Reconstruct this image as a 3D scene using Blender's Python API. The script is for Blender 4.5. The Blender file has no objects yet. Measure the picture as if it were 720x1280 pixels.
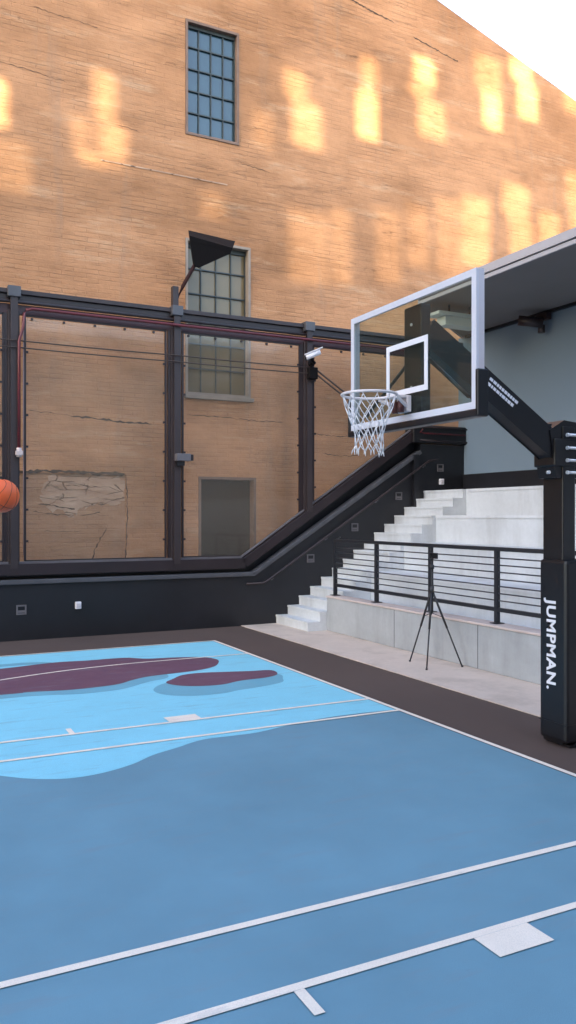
import bpy, bmesh, math, random
from mathutils import Vector, Matrix
from mathutils.geometry import tessellate_polygon
random.seed(7)
sc = bpy.context.scene
COL = sc.collection
R = math.radians

# ------------------------------------------------------------------ materials
def nodes(name):
    m = bpy.data.materials.new(name); m.use_nodes = True
    nt = m.node_tree
    b = nt.nodes['Principled BSDF']
    return m, nt, b

def coord(nt, scale=(1, 1, 1), loc=(0, 0, 0), rot=(0, 0, 0)):
    tc = nt.nodes.new('ShaderNodeTexCoord'); mp = nt.nodes.new('ShaderNodeMapping')
    mp.inputs['Scale'].default_value = scale; mp.inputs['Location'].default_value = loc
    mp.inputs['Rotation'].default_value = rot
    nt.links.new(tc.outputs['Object'], mp.inputs['Vector'])
    return mp.outputs['Vector']

def noise(nt, vec, scale=1, detail=5, rough=.55):
    n = nt.nodes.new('ShaderNodeTexNoise')
    n.inputs['Scale'].default_value = scale; n.inputs['Detail'].default_value = detail
    n.inputs['Roughness'].default_value = rough
    nt.links.new(vec, n.inputs['Vector'])
    return n.outputs['Fac']

def ramp(nt, fac, stops):
    r = nt.nodes.new('ShaderNodeValToRGB')
    while len(r.color_ramp.elements) < len(stops): r.color_ramp.elements.new(.5)
    for e, (p, c) in zip(r.color_ramp.elements, stops):
        e.position = p
        e.color = (c, c, c, 1) if isinstance(c, (int, float)) else (*c, 1)
    nt.links.new(fac, r.inputs['Fac'])
    return r.outputs['Color']

def mix(nt, a, b, fac, mode='MIX'):
    m = nt.nodes.new('ShaderNodeMix'); m.data_type = 'RGBA'; m.blend_type = mode
    for i, v in ((6, a), (7, b)):
        if isinstance(v, tuple): m.inputs[i].default_value = (*v, 1) if len(v) == 3 else v
        else: nt.links.new(v, m.inputs[i])
    if isinstance(fac, (int, float)): m.inputs[0].default_value = fac
    else: nt.links.new(fac, m.inputs[0])
    return m.outputs[2]

def math_(nt, op, a, b=0.0):
    n = nt.nodes.new('ShaderNodeMath'); n.operation = op
    for i, v in ((0, a), (1, b)):
        if isinstance(v, (int, float)): n.inputs[i].default_value = v
        else: nt.links.new(v, n.inputs[i])
    return n.outputs[0]

def bump(nt, bsdf, h, strength=.3, dist=.01):
    b = nt.nodes.new('ShaderNodeBump')
    b.inputs['Strength'].default_value = strength; b.inputs['Distance'].default_value = dist
    nt.links.new(h, b.inputs['Height']); nt.links.new(b.outputs['Normal'], bsdf.inputs['Normal'])

def simple(name, color, rough=.6, metal=0., var=.18, vscale=3., bstr=.15, bscale=40, spec=.5):
    m, nt, b = nodes(name)
    v = coord(nt)
    n = noise(nt, v, vscale)
    dark = tuple(c * (1 - var) for c in color); light = tuple(min(1, c * (1 + var)) for c in color)
    nt.links.new(ramp(nt, n, [(.3, dark), (.7, light)]), b.inputs['Base Color'])
    b.inputs['Roughness'].default_value = rough; b.inputs['Metallic'].default_value = metal
    b.inputs['Specular IOR Level'].default_value = spec
    if bstr: bump(nt, b, noise(nt, v, bscale, 3), bstr, .004)
    return m

M = {}
M['black_paint'] = simple('black_wall_paint', (.010, .010, .0135), .42, var=.25, vscale=1.2, bscale=25)
M['frame_steel'] = simple('dark_frame_steel', (.032, .021, .022), .5, var=.2, vscale=2)
M['frame_steel_dark'] = simple('darker_frame_steel', (.020, .011, .013), .45, var=.2, vscale=2)  # second, darker steel colour
M['cap_grey'] = simple('cap_grey_paint', (.075, .075, .085), .45, var=.15)
M['box_grey'] = simple('box_grey_paint', (.13, .12, .13), .5)
M['maroon'] = simple('maroon_pipe_paint', (.13, .016, .022), .35)
M['brass'] = simple('pale_fitting', (.62, .5, .47), .4)
M['hoop_black'] = simple('hoop_black_paint', (.008, .007, .009), .35, var=.1, bstr=.05)
M['pad_vinyl'] = simple('pad_black_vinyl', (.0055, .0055, .008), .38, var=.1, bscale=90, bstr=.1)
M['white_paint'] = simple('white_paint', (.78, .76, .80), .4, var=.04)
M['alu'] = simple('board_aluminium', (.62, .58, .62), .4, metal=.2, var=.05)
M['rim_paint'] = simple('rim_pale_paint', (.74, .66, .66), .35, var=.08)
M['spring'] = simple('spring_dark_red', (.09, .025, .02), .5)
M['net'] = simple('net_white_cord', (.78, .76, .78), .8, var=.05, bstr=0)
M['chrome'] = simple('bright_bolt', (.75, .75, .78), .3, metal=.5, var=.03, bstr=0)
M['rail_black'] = simple('railing_black', (.016, .017, .022), .45, var=.1)
M['bar_grey'] = simple('railing_bar_grey', (.05, .052, .062), .45, var=.1)
M['tripod'] = simple('tripod_black', (.02, .02, .024), .5, var=.1, bstr=0)
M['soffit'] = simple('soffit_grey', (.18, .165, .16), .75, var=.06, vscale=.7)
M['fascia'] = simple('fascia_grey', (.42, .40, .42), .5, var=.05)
M['cable'] = simple('cable_brown', (.05, .032, .025), .6)
M['arm_brown'] = simple('bracket_brown', (.09, .06, .045), .6)
M['lamp_black'] = simple('lamp_black', (.005, .003, .003), .8, spec=.2, var=.1)
M['win_frame'] = simple('window_frame_steel', (.035, .045, .045), .5)
M['win_trim'] = simple('window_trim_brown', (.20, .125, .09), .7, var=.2)
M['win_trim_pale'] = simple('window_trim_pale', (.30, .24, .19), .7, var=.15)
M['canopy_white'] = simple('canopy_white', (.62, .66, .62), .5, var=.05)

def concrete(name, c, var=.1, streak=True):
    m, nt, b = nodes(name)
    v = coord(nt)
    big = noise(nt, v, .9, 6, .6)
    base = ramp(nt, big, [(.3, tuple(x * (1 - var) for x in c)), (.7, tuple(x * (1 + var) for x in c))])
    fine = noise(nt, v, 14, 6, .65)
    base = mix(nt, base, ramp(nt, fine, [(.35, .90), (.6, 1.)]), .5, 'MULTIPLY')
    dn = noise(nt, coord(nt, (1.4, 1.4, .22), (4, 1, 2)), 1, 6, .62)
    base = mix(nt, base, ramp(nt, dn, [(.34, (.80, .79, .78)), (.50, (1., 1., 1.))]), .8, 'MULTIPLY')
    nt.links.new(base, b.inputs['Base Color']); b.inputs['Roughness'].default_value = .8
    bump(nt, b, noise(nt, v, 60, 4), .25, .003)
    return m
M['concrete'] = concrete('stair_concrete', (.57, .59, .61))
M['concrete_wall'] = concrete('wall_concrete', (.37, .385, .40), .14)
M['walk'] = concrete('walkway_concrete', (.60, .49, .41), .08)
M['blue_wall'] = simple('blue_grey_render', (.165, .22, .275), .85, var=.05, vscale=.5, bscale=30)

def asphalt():
    m, nt, b = nodes('asphalt_brown_black')
    v = coord(nt)
    big = noise(nt, v, .5, 5)
    fine = noise(nt, v, 120, 2)
    c = ramp(nt, big, [(.3, (.080, .052, .043)), (.7, (.100, .065, .053))])
    c = mix(nt, c, ramp(nt, fine, [(.35, .7), (.7, 1.25)]), .8, 'MULTIPLY')
    nt.links.new(c, b.inputs['Base Color']); b.inputs['Roughness'].default_value = .85
    bump(nt, b, fine, .4, .004)
    return m
M['asphalt'] = asphalt()

def court_mat(name, c, wear=.10):
    m, nt, b = nodes(name)
    v = coord(nt)
    big = noise(nt, v, .55, 6, .62)
    med = noise(nt, v, 3.2, 5, .6)
    c1 = ramp(nt, big, [(.3, tuple(x * (1 - wear) for x in c)), (.7, tuple(min(1, x * (1 + wear)) for x in c))])
    c2 = mix(nt, c1, ramp(nt, med, [(.35, .965), (.65, 1.02)]), 1., 'MULTIPLY')
    fine = noise(nt, v, 260, 2, .5)
    c2 = mix(nt, c2, ramp(nt, fine, [(.3, .84), (.7, 1.10)]), 1., 'MULTIPLY')
    # scuffs with a shape of their own
    sc1 = noise(nt, coord(nt, (1.2, 7, 1), rot=(0, 0, .5)), 1.2, 6, .7)
    mask = ramp(nt, sc1, [(.55, 0), (.75, 1)])
    c2 = mix(nt, c2, (.19, .24, .28), math_(nt, 'MULTIPLY', mask, .5))
    spots = ramp(nt, noise(nt, coord(nt, (5, 5, 1), (3, 2, 0)), 1.6, 6, .75), [(.66, 0), (.74, 1)])
    c2 = mix(nt, c2, (.09, .10, .11), math_(nt, 'MULTIPLY', spots, .40))
    nt.links.new(c2, b.inputs['Base Color'])
    nt.links.new(ramp(nt, med, [(.3, .62), (.7, .78)]), b.inputs['Roughness'])
    b.inputs['Specular IOR Level'].default_value = .35
    bump(nt, b, fine, .15, .002)
    return m
M['court_blue'] = court_mat('court_mid_blue', (.142, .282, .362))
M['court_light'] = court_mat('court_sky_blue', (.25, .62, .75), .04)
M['court_maroon'] = court_mat('court_maroon', (.155, .072, .105), .08)
M['court_deep'] = court_mat('court_shade_blue', (.165, .40, .50), .06)
M['line'] = court_mat('court_line_white', (.88, .76, .64), .05)

def plaster(name, ca, cb, zoff=0., amount=1.):
    """old painted brick and render: blotches, eroded horizontal scars, broken course lines, thin cracks"""
    m, nt, b = nodes(name)
    L = nt.links
    v0 = coord(nt)
    wn = nt.nodes.new('ShaderNodeTexNoise'); wn.inputs['Scale'].default_value = .9; wn.inputs['Detail'].default_value = 5
    L.new(v0, wn.inputs['Vector'])
    sub = nt.nodes.new('ShaderNodeVectorMath'); sub.operation = 'SUBTRACT'; sub.inputs[1].default_value = (.5, .5, .5)
    L.new(wn.outputs['Color'], sub.inputs[0])
    scl = nt.nodes.new('ShaderNodeVectorMath'); scl.operation = 'MULTIPLY'; scl.inputs[1].default_value = (.35, 0, .045)
    L.new(sub.outputs[0], scl.inputs[0])
    add = nt.nodes.new('ShaderNodeVectorMath'); L.new(v0, add.inputs[0]); L.new(scl.outputs[0], add.inputs[1])
    V = add.outputs[0]
    def mp(scale, loc=(0, 0, 0)):
        q = nt.nodes.new('ShaderNodeMapping'); q.inputs['Scale'].default_value = scale
        q.inputs['Location'].default_value = (loc[0] + zoff, 0, loc[2]); L.new(V, q.inputs['Vector']); return q.outputs['Vector']
    big = noise(nt, mp((.30, 1, .42), (3, 0, 1)), 1, 5, .55)
    col = ramp(nt, big, [(.36, ca), (.58, cb)])
    med = noise(nt, mp((.9, 1, 1.7), (6, 0, 4)), 1, 7, .65)
    col = mix(nt, col, ramp(nt, med, [(.30, (.74, .72, .70)), (.52, (1., 1., 1.)), (.72, (1.10, 1.12, 1.13))]), .85 * amount, 'MULTIPLY')
    # eroded scars where the skin has gone, mostly along the courses
    sc_ = noise(nt, mp((.75, 1, 5.2), (9, 0, 2)), 1, 10, .72)
    zone = ramp(nt, noise(nt, mp((.22, 1, .5), (1, 0, 8)), 1, 4, .6), [(.40, 0), (.62, 1)])
    scar = math_(nt, 'MULTIPLY', ramp(nt, sc_, [(.54, 0), (.68, 1)]), math_(nt, 'ADD', math_(nt, 'MULTIPLY', zone, .85), .15))
    col = mix(nt, col, (.30, .165, .10), math_(nt, 'MULTIPLY', scar, .60 * amount))
    pal = noise(nt, mp((.5, 1, 2.8), (14, 0, 11)), 1, 8, .68)
    col = mix(nt, col, (.68, .47, .30), math_(nt, 'MULTIPLY', ramp(nt, pal, [(.55, 0), (.72, 1)]), .55 * amount))
    # grey run-off stains
    dr = noise(nt, mp((2.2, 1, .16), (0, 0, 3)), 1, 6, .62)
    col = mix(nt, col, (.34, .235, .17), math_(nt, 'MULTIPLY', ramp(nt, dr, [(.56, 0), (.74, 1)]), .40))
    # brick courses under the paint: joints stronger where the skin is thin
    bt = nt.nodes.new('ShaderNodeTexBrick')
    rm = nt.nodes.new('ShaderNodeMapping'); rm.inputs['Rotation'].default_value = (R(90), 0, 0)
    L.new(V, rm.inputs['Vector']); L.new(rm.outputs['Vector'], bt.inputs['Vector'])
    bt.inputs['Scale'].default_value = 1.; bt.inputs['Brick Width'].default_value = .46; bt.inputs['Row Height'].default_value = .088
    bt.inputs['Mortar Size'].default_value = .011; bt.inputs['Mortar Smooth'].default_value = .5
    bt.inputs['Color1'].default_value = (.93, .93, .93, 1); bt.inputs['Color2'].default_value = (1.05, 1.05, 1.04, 1); bt.inputs['Mortar'].default_value = (1, 1, 1, 1)
    col = mix(nt, col, bt.outputs['Color'], .55, 'MULTIPLY')
    br = ramp(nt, noise(nt, mp((.8, 1, 2.2), (2, 0, 6)), 1, 6, .7), [(.46, .10), (.66, 1)])
    course = math_(nt, 'MULTIPLY', bt.outputs['Fac'], br)
    col = mix(nt, col, (.17, .10, .065), math_(nt, 'MULTIPLY', course, .32 * amount))
    # thin cracks
    cr = noise(nt, mp((.30, 1, 2.1), (2, 0, 5)), 1, 7, .6)
    ln = ramp(nt, math_(nt, 'ABSOLUTE', math_(nt, 'SUBTRACT', cr, .5)), [(.0, 1), (.004, 0)])
    msk = ramp(nt, noise(nt, mp((.6, 1, 1.6), (8, 0, 0)), 1, 3), [(.58, 0), (.64, 1)])
    crk = math_(nt, 'MULTIPLY', ln, msk)
    col = mix(nt, col, (.08, .05, .033), math_(nt, 'MULTIPLY', crk, .6))
    L.new(col, b.inputs['Base Color']); b.inputs['Roughness'].default_value = .88
    b.inputs['Specular IOR Level'].default_value = .2
    h = math_(nt, 'SUBTRACT', math_(nt, 'MULTIPLY', med, .9), math_(nt, 'MULTIPLY', scar, .55))
    h = math_(nt, 'ADD', h, math_(nt, 'MULTIPLY', noise(nt, v0, 7, 8, .7), .45))
    h = math_(nt, 'SUBTRACT', h, math_(nt, 'MULTIPLY', math_(nt, 'ADD', crk, course), .5))
    bump(nt, b, h, .6, .06)
    return m
M['plaster'] = plaster('tan_painted_render', (.405, .200, .098), (.575, .295, .152))
M['infill'] = plaster('cracked_infill_render', (.42, .23, .13), (.52, .30, .18), 4.3)

def peeling():
    m, nt, b = nodes('peeling_flake_render')
    v = coord(nt, (.75, 1, 2.1))
    vo = nt.nodes.new('ShaderNodeTexVoronoi'); vo.feature = 'DISTANCE_TO_EDGE'
    vo.inputs['Scale'].default_value = 3.6; vo.inputs['Randomness'].default_value = 1
    d = nt.nodes.new('ShaderNodeMix'); d.data_type = 'RGBA'; d.inputs[0].default_value = .12
    n3 = nt.nodes.new('ShaderNodeTexNoise'); n3.inputs['Scale'].default_value = 3; n3.inputs['Detail'].default_value = 6
    nt.links.new(v, n3.inputs['Vector']); nt.links.new(v, d.inputs[6]); nt.links.new(n3.outputs['Color'], d.inputs[7])
    nt.links.new(d.outputs[2], vo.inputs['Vector'])
    e = ramp(nt, vo.outputs['Distance'], [(0, 1), (.05, 0)])
    mk = ramp(nt, noise(nt, v, 2.3, 3), [(.44, 0), (.54, 1)])
    k = math_(nt, 'MULTIPLY', e, mk)
    base = ramp(nt, noise(nt, v, 2, 6), [(.3, (.40, .235, .145)), (.7, (.62, .42, .29))])
    nt.links.new(mix(nt, base, (.10, .06, .04), math_(nt, 'MULTIPLY', k, .8)), b.inputs['Base Color'])
    b.inputs['Roughness'].default_value = .9
    bump(nt, b, math_(nt, 'SUBTRACT', noise(nt, v, 5, 6), k), .7, .03)
    return m
M['peeling'] = peeling()

def glassy(name, tint, refl_rough=.03, ior=1.45, veil=0., veilcol=(.5, .5, .5)):
    """thin clear sheet: tinted straight-through light plus a mirror reflection; veil paints in a pale haze"""
    m = bpy.data.materials.new(name); m.use_nodes = True
    nt = m.node_tree; nt.nodes.clear()
    out = nt.nodes.new('ShaderNodeOutputMaterial')
    t = nt.nodes.new('ShaderNodeBsdfTransparent'); t.inputs[0].default_value = (*[c ** .5 for c in tint], 1)
    g = nt.nodes.new('ShaderNodeBsdfGlossy'); g.inputs['Roughness'].default_value = refl_rough
    lw = nt.nodes.new('ShaderNodeLayerWeight'); lw.inputs['Blend'].default_value = .5
    fac = math_(nt, 'ADD', math_(nt, 'MULTIPLY', math_(nt, 'POWER', lw.outputs['Facing'], 5.), .8), ((ior - 1) / (ior + 1)) ** 2)
    mx = nt.nodes.new('ShaderNodeMixShader')
    nt.links.new(fac, mx.inputs[0]); nt.links.new(t.outputs[0], mx.inputs[1]); nt.links.new(g.outputs[0], mx.inputs[2])
    last = mx
    if veil:
        d = nt.nodes.new('ShaderNodeBsdfDiffuse'); 
        n = ramp(nt, noise(nt, coord(nt, (1.1, 1, .35)), 1, 4), [(.35, tuple(c * .6 for c in veilcol)), (.7, veilcol)])
        nt.links.new(n, d.inputs[0])
        m2 = nt.nodes.new('ShaderNodeMixShader'); m2.inputs[0].default_value = veil / 2
        nt.links.new(mx.outputs[0], m2.inputs[1]); nt.links.new(d.outputs[0], m2.inputs[2]); last = m2
    nt.links.new(last.outputs[0], out.inputs[0])
    return m
M['panel'] = glassy('clear_screen_sheet', (.99, .985, .975), .05, 1.3, .14, (.66, .55, .43))  # veil: painted haze that lifts and greys the wall behind
M['board_glass'] = glassy('backboard_glass', (.70, .77, .70), .02, 1.4, .04, (.4, .45, .42))
def pane(name, col, rough=.04, ior=1.9):
    m, nt, b = nodes(name)
    v = coord(nt)
    nt.links.new(ramp(nt, noise(nt, v, .8, 3), [(.3, tuple(c * .7 for c in col)), (.7, col)]), b.inputs['Base Color'])
    b.inputs['Roughness'].default_value = rough; b.inputs['IOR'].default_value = ior
    bump(nt, b, noise(nt, v, .7, 1), .04, .01)
    return m
M['pane_blue'] = pane('window_glass_sky_reflect', (.03, .075, .10), .05, 1.75)  # blue of the reflected sky put into the base colour
M['pane_tan'] = pane('window_glass_tan_reflect', (.19, .15, .085), .10, 1.45)  # tan reflection of the block opposite put into the base colour
M['pane_dark'] = pane('window_glass_dirty', (.022, .020, .019), .3, 1.3)
def tinted(name, f):
    m = bpy.data.materials.new(name); m.use_nodes = True
    nt = m.node_tree; nt.nodes.clear()
    out = nt.nodes.new('ShaderNodeOutputMaterial'); t = nt.nodes.new('ShaderNodeBsdfTransparent')
    t.inputs[0].default_value = (f, f * .98, f * .93, 1); nt.links.new(t.outputs[0], out.inputs[0])
    return m
M['tint'] = [tinted('sun_filter_dark', .34), tinted('sun_filter_mid', .60), tinted('sun_filter_clear', .95), tinted('sun_filter_smoke', .54)]  # sheets added to dim the sun through the cut openings
M['opposite'] = simple('opposite_tan_brick', (.40, .30, .20), .85, var=.15, vscale=.4)

def ball_mat():
    m, nt, b = nodes('orange_pebbled_leather')
    v = coord(nt)
    nt.links.new(ramp(nt, noise(nt, v, 9, 3), [(.3, (.84, .115, .026)), (.7, (.92, .16, .038))]), b.inputs['Base Color'])
    b.inputs['Roughness'].default_value = .55
    vo = nt.nodes.new('ShaderNodeTexVoronoi'); vo.inputs['Scale'].default_value = 220
    nt.links.new(v, vo.inputs['Vector']); bump(nt, b, vo.outputs['Distance'], .3, .001)
    return m
M['ball'] = ball_mat()
M['seam'] = simple('seam_black', (.03, .018, .014), .6)

# ------------------------------------------------------------------ mesh helpers (world coordinates)
class MB:
    def __init__(s): s.bm = bmesh.new()
    def box(s, a, b, bevel=0.):
        x0, y0, z0 = a; x1, y1, z1 = b
        r = bmesh.ops.create_cube(s.bm, size=1)
        for v in r['verts']:
            v.co = Vector(((x0 + x1) / 2 + v.co.x * (x1 - x0), (y0 + y1) / 2 + v.co.y * (y1 - y0), (z0 + z1) / 2 + v.co.z * (z1 - z0)))
        if bevel:
            es = set(e for v in r['verts'] for e in v.link_edges)
            bmesh.ops.bevel(s.bm, geom=list(es), offset=bevel, segments=2, profile=.6, affect='EDGES')
        return s
    def bar(s, p, q, w, h, up=(0, 0, 1), bevel=0.):
        """rectangular bar from p to q; w sideways, h along up"""
        p, q = Vector(p), Vector(q); d = (q - p); L = d.length; d.normalize()
        side = d.cross(Vector(up)).normalized(); u = side.cross(d).normalized()
        mt = Matrix((side, d, u)).transposed().to_4x4(); mt.translation = (p + q) / 2
        r = bmesh.ops.create_cube(s.bm, size=1)
        for v in r['verts']: v.co = mt @ Vector((v.co.x * w, v.co.y * L, v.co.z * h))
        if bevel:
            es = set(e for v in r['verts'] for e in v.link_edges)
            bmesh.ops.bevel(s.bm, geom=list(es), offset=bevel, segments=2, profile=.6, affect='EDGES')
        return s
    def tube(s, pts, r, n=10, closed=False, r_end=None):
        pts = [Vector(p) for p in pts]; N = len(pts); rings = []
        for i, p in enumerate(pts):
            if closed: d = pts[(i + 1) % N] - pts[i - 1]
            else: d = pts[min(i + 1, N - 1)] - pts[max(i - 1, 0)]
            d.normalize()
            ref = Vector((0, 0, 1)) if abs(d.z) < .9 else Vector((1, 0, 0))
            a = d.cross(ref).normalized(); b = a.cross(d).normalized()
            rr = r if r_end is None else r + (r_end - r) * i / (N - 1)
            rings.append([s.bm.verts.new(p + a * rr * math.cos(2 * math.pi * k / n) + b * rr * math.sin(2 * math.pi * k / n)) for k in range(n)])
        for i in range(N if closed else N - 1):
            A, B = rings[i], rings[(i + 1) % N]
            for k in range(n):
                f = s.bm.faces.new((A[k], A[(k + 1) % n], B[(k + 1) % n], B[k])); f.smooth = True
        if not closed:
            s.bm.faces.new(rings[0][::-1]); s.bm.faces.new(rings[-1])
        return s
    def prism(s, pts2, axis, a, b):
        """extrude a 2-D outline: axis 'y' -> (x,z) outline from y=a to y=b ; 'z' -> (x,y) outline"""
        f = (lambda p, t: (p[0], t, p[1])) if axis == 'y' else (lambda p, t: (p[0], p[1], t))
        A = [s.bm.verts.new(f(p, a)) for p in pts2]; B = [s.bm.verts.new(f(p, b)) for p in pts2]
        s.bm.faces.new(A); s.bm.faces.new(B[::-1]); n = len(pts2)
        for i in range(n): s.bm.faces.new((A[i], B[i], B[(i + 1) % n], A[(i + 1) % n]))
        return s
    def sheet(s, pts2, z):
        s.bm.faces.new([s.bm.verts.new((x, y, z)) for x, y in pts2]); return s
    def disc(s, c, r, axis, depth, n=20):
        c = Vector(c); ax = Vector(axis).normalized()
        return s.tube([c - ax * depth / 2, c + ax * depth / 2], r, n)
    def build(s, name, mat, parent=None, flip=False, smooth=False):
        bm = s.bm
        bmesh.ops.recalc_face_normals(bm, faces=bm.faces[:])
        me = bpy.data.meshes.new(name)
        off = Vector((0, 0, 0)); p = parent
        while p is not None: off = off + p.location; p = p.parent
        o = bpy.data.objects.new(name, me)
        if parent is None:
            xs = [v.co for v in bm.verts]
            lo = Vector((min(v.x for v in xs), min(v.y for v in xs), min(v.z for v in xs)))
            hi = Vector((max(v.x for v in xs), max(v.y for v in xs), 0))
            off = Vector(((lo.x + hi.x) / 2, (lo.y + hi.y) / 2, lo.z)); o.location = off
        for v in bm.verts: v.co -= off
        if smooth:
            for f in bm.faces: f.smooth = True
        bm.to_mesh(me); bm.free(); me.materials.append(mat)
        COL.objects.link(o)
        if parent is not None: o.parent = parent
        return o

def tag(o, label, cat, group=None):
    o['label'] = label; o['category'] = cat
    if group: o['group'] = group
    return o
def thing(name, loc, label, cat, group=None):
    o = bpy.data.objects.new(name, None); o.location = loc; o.empty_display_size = .2
    COL.objects.link(o); return tag(o, label, cat, group)
def struct(o): o['kind'] = 'structure'; return o

def wall_with_holes(name, outline, holes, y0, y1, mat, parent):
    """upright wall in the x-z plane with real openings (front at y0, back at y1)"""
    bm = bmesh.new()
    loops = [outline] + [[(a, b), (c, b), (c, d), (a, d)] for a, b, c, d in holes]
    edges = []
    for lp in loops:
        F = [bm.verts.new((x, y0, z)) for x, z in lp]; n = len(F)
        for i in range(n): edges.append(bm.edges.new((F[i], F[(i + 1) % n])))
    bmesh.ops.triangle_fill(bm, use_beauty=True, use_dissolve=False, edges=edges)
    front = bm.faces[:]
    for f in front:
        B = [bm.verts.new((v.co.x, y1, v.co.z)) for v in f.verts]; bm.faces.new(B[::-1])
    for lp in loops:
        n = len(lp)
        for i in range(n):
            (a, b), (c, d) = lp[i], lp[(i + 1) % n]
            bm.faces.new([bm.verts.new(p) for p in ((a, y0, b), (c, y0, d), (c, y1, d), (a, y1, b))])
    bmesh.ops.remove_doubles(bm, verts=bm.verts[:], dist=.0005)
    m = MB(); m.bm.free(); m.bm = bm
    return m.build(name, mat, parent)

def smooth_poly(pts, sub=5):
    out = []; n = len(pts)
    for i in range(n):
        p0, p1, p2, p3 = (Vector(pts[(i + k) % n]) for k in (-1, 0, 1, 2))
        for j in range(sub):
            t = j / sub
            out.append(tuple(.5 * ((2 * p1) + (-p0 + p2) * t + (2 * p0 - 5 * p1 + 4 * p2 - p3) * t * t + (-p0 + 3 * p1 - 3 * p2 + p3) * t ** 3)))
    return out

# ------------------------------------------------------------------ the ground and the court
struct(MB().sheet([(-400, -400), (400, -400), (400, 400), (-400, 400)], 0).build('ground', M['asphalt']))
struct(MB().box((6.42, -8, -.05), (12.4, 14.85, .012)).build('walkway', M['walk']))

BX, LC = 5.20, 5.78            # inner line of the baseline, middle of the lane
SL0 = 13.25
court = struct(MB().sheet([(-23, -1.9), (BX, -1.9), (BX, SL0), (-23, SL0)], .003).build('court', M['court_blue']))
edge = [(BX, 7.64), (4.65, 7.68), (4.24, 7.66), (3.75, 7.55), (3.35, 7.45), (2.84, 7.46), (2.51, 7.31), (2.23, 7.18), (1.99, 7.0), (1.68, 6.87), (1.39, 6.86), (1.12, 6.99), (.9, 7.19)]
sm = []
for i in range(len(edge) - 1):
    p0 = Vector(edge[max(i - 1, 0)]); p1 = Vector(edge[i]); p2 = Vector(edge[i + 1]); p3 = Vector(edge[min(i + 2, len(edge) - 1)])
    for j in range(5):
        t = j / 5
        sm.append(tuple(.5 * ((2 * p1) + (-p0 + p2) * t + (2 * p0 - 5 * p1 + 4 * p2 - p3) * t * t + (-p0 + 3 * p1 - 3 * p2 + p3) * t ** 3)))
sm += [(.9, 7.19), (.3, 7.9), (-.8, 8.3), (-2.4, 8.1), (-4.5, 8.9), (-8, 9.6), (-13, 9.2), (-13, SL0), (BX, SL0)]
MB().sheet(sm, .0045).build('mural_shape', M['court_light'], court)
MB().sheet(smooth_poly([(3.07, 9.87), (3.33, 10.19), (3.84, 10.26), (4.55, 10.25), (4.92, 10.06), (4.83, 9.76), (4.71, 9.56), (4.3, 9.42), (4.05, 9.38), (3.77, 9.29), (3.39, 9.33), (3.11, 9.54)]), .006).build('mural_shape', M['court_deep'], court)
MB().sheet(smooth_poly([(-2.5, 10.4), (0, 10.15), (1.31, 10.2), (1.74, 10.17), (2.2, 10.05), (2.7, 10.08), (3.13, 10.36), (3.51, 10.6), (3.3, 11.2), (1.3, 11.2), (-2.5, 11.2)]), .006).build('mural_shape', M['court_deep'], court)
MB().sheet(smooth_poly([(3.35, 10.22), (3.52, 10.42), (3.71, 10.6), (3.98, 10.64), (4.28, 10.56), (4.64, 10.45), (4.95, 10.37), (4.9, 10.07), (4.66, 9.93), (4.27, 9.89), (3.95, 9.77), (3.62, 9.83), (3.41, 10.0)]), .0075).build('mural_shape', M['court_maroon'], court)
MB().sheet(smooth_poly([(-4, 10.9), (-3.6, 11.9), (-1.2, 12.15), (.4, 12.05), (1.54, 12.2), (2.31, 12.36), (2.82, 12.31), (3.36, 12.29), (3.65, 12.06), (4.11, 11.96), (4.48, 11.77), (4.58, 11.51), (4.5, 11.25), (4.32, 10.99), (3.98, 10.82), (3.3, 10.72), (3.01, 10.58), (2.71, 10.38), (2.15, 10.33), (1.63, 10.43), (1.31, 10.42), (-1, 10.6)]), .0075).build('mural_shape', M['court_maroon'], court)
MB().sheet(smooth_poly([(-1.5, 12.5), (1.5, 12.56), (1.95, 12.55), (2.26, 12.43), (2.24, 12.3), (1.85, 12.36), (1.4, 12.36), (-1.5, 12.35)]), .006).build('mural_shape', M['court_deep'], court)
ZL = .0095
def line(a, b, z=ZL): MB().sheet([(a[0], a[1]), (b[0], a[1]), (b[0], b[1]), (a[0], b[1])], z).build('painted_line', M['line'], court)
line((BX, -1.95), (BX + .055, SL0 + .05))                               # baseline
line((-23, SL0), (BX - .001, SL0 + .04))                                # far sideline
for s in (-1, 1):
    o1, i1 = LC + s * 2.44, LC + s * 1.81
    line((-.65, o1 - .027), (BX - .001, o1 + .027))
    line((-.65, i1 - .027), (BX - .001, i1 + .027))
    e = o1 + s * .028
    def mark(d, w_): line((BX - d - w_, min(e, e + s * .2)), (BX - d, max(e, e + s * .2)))
    mark(2.10, .36); mark(3.45, .055); mark(4.40, .055)
line((-.70, LC - 2.47), (-.652, LC + 2.47))                             # free-throw line
# three-point line: straight by the baseline, then round the rim
pts = [(BX - .001, LC + 6.02)]
HX = 3.66
for k in range(0, 61): a = R(90 + 3 * k); pts.append((HX + 6.02 * math.cos(a), LC + 6.02 * math.sin(a)))
pts.append((BX - .001, LC - 6.02)); m = MB()
inn = [(BX - .001, LC + 5.975)] + [(HX + 5.975 * math.cos(R(90 + 3 * k)), LC + 5.975 * math.sin(R(90 + 3 * k))) for k in range(61)] + [(BX - .001, LC - 5.975)]
for i in range(len(pts) - 1):
    m.bm.faces.new([m.bm.verts.new((*p, ZL + .0012)) for p in (pts[i], pts[i + 1], inn[i + 1], inn[i])])
m.build('painted_line', M['line'], court)

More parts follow.
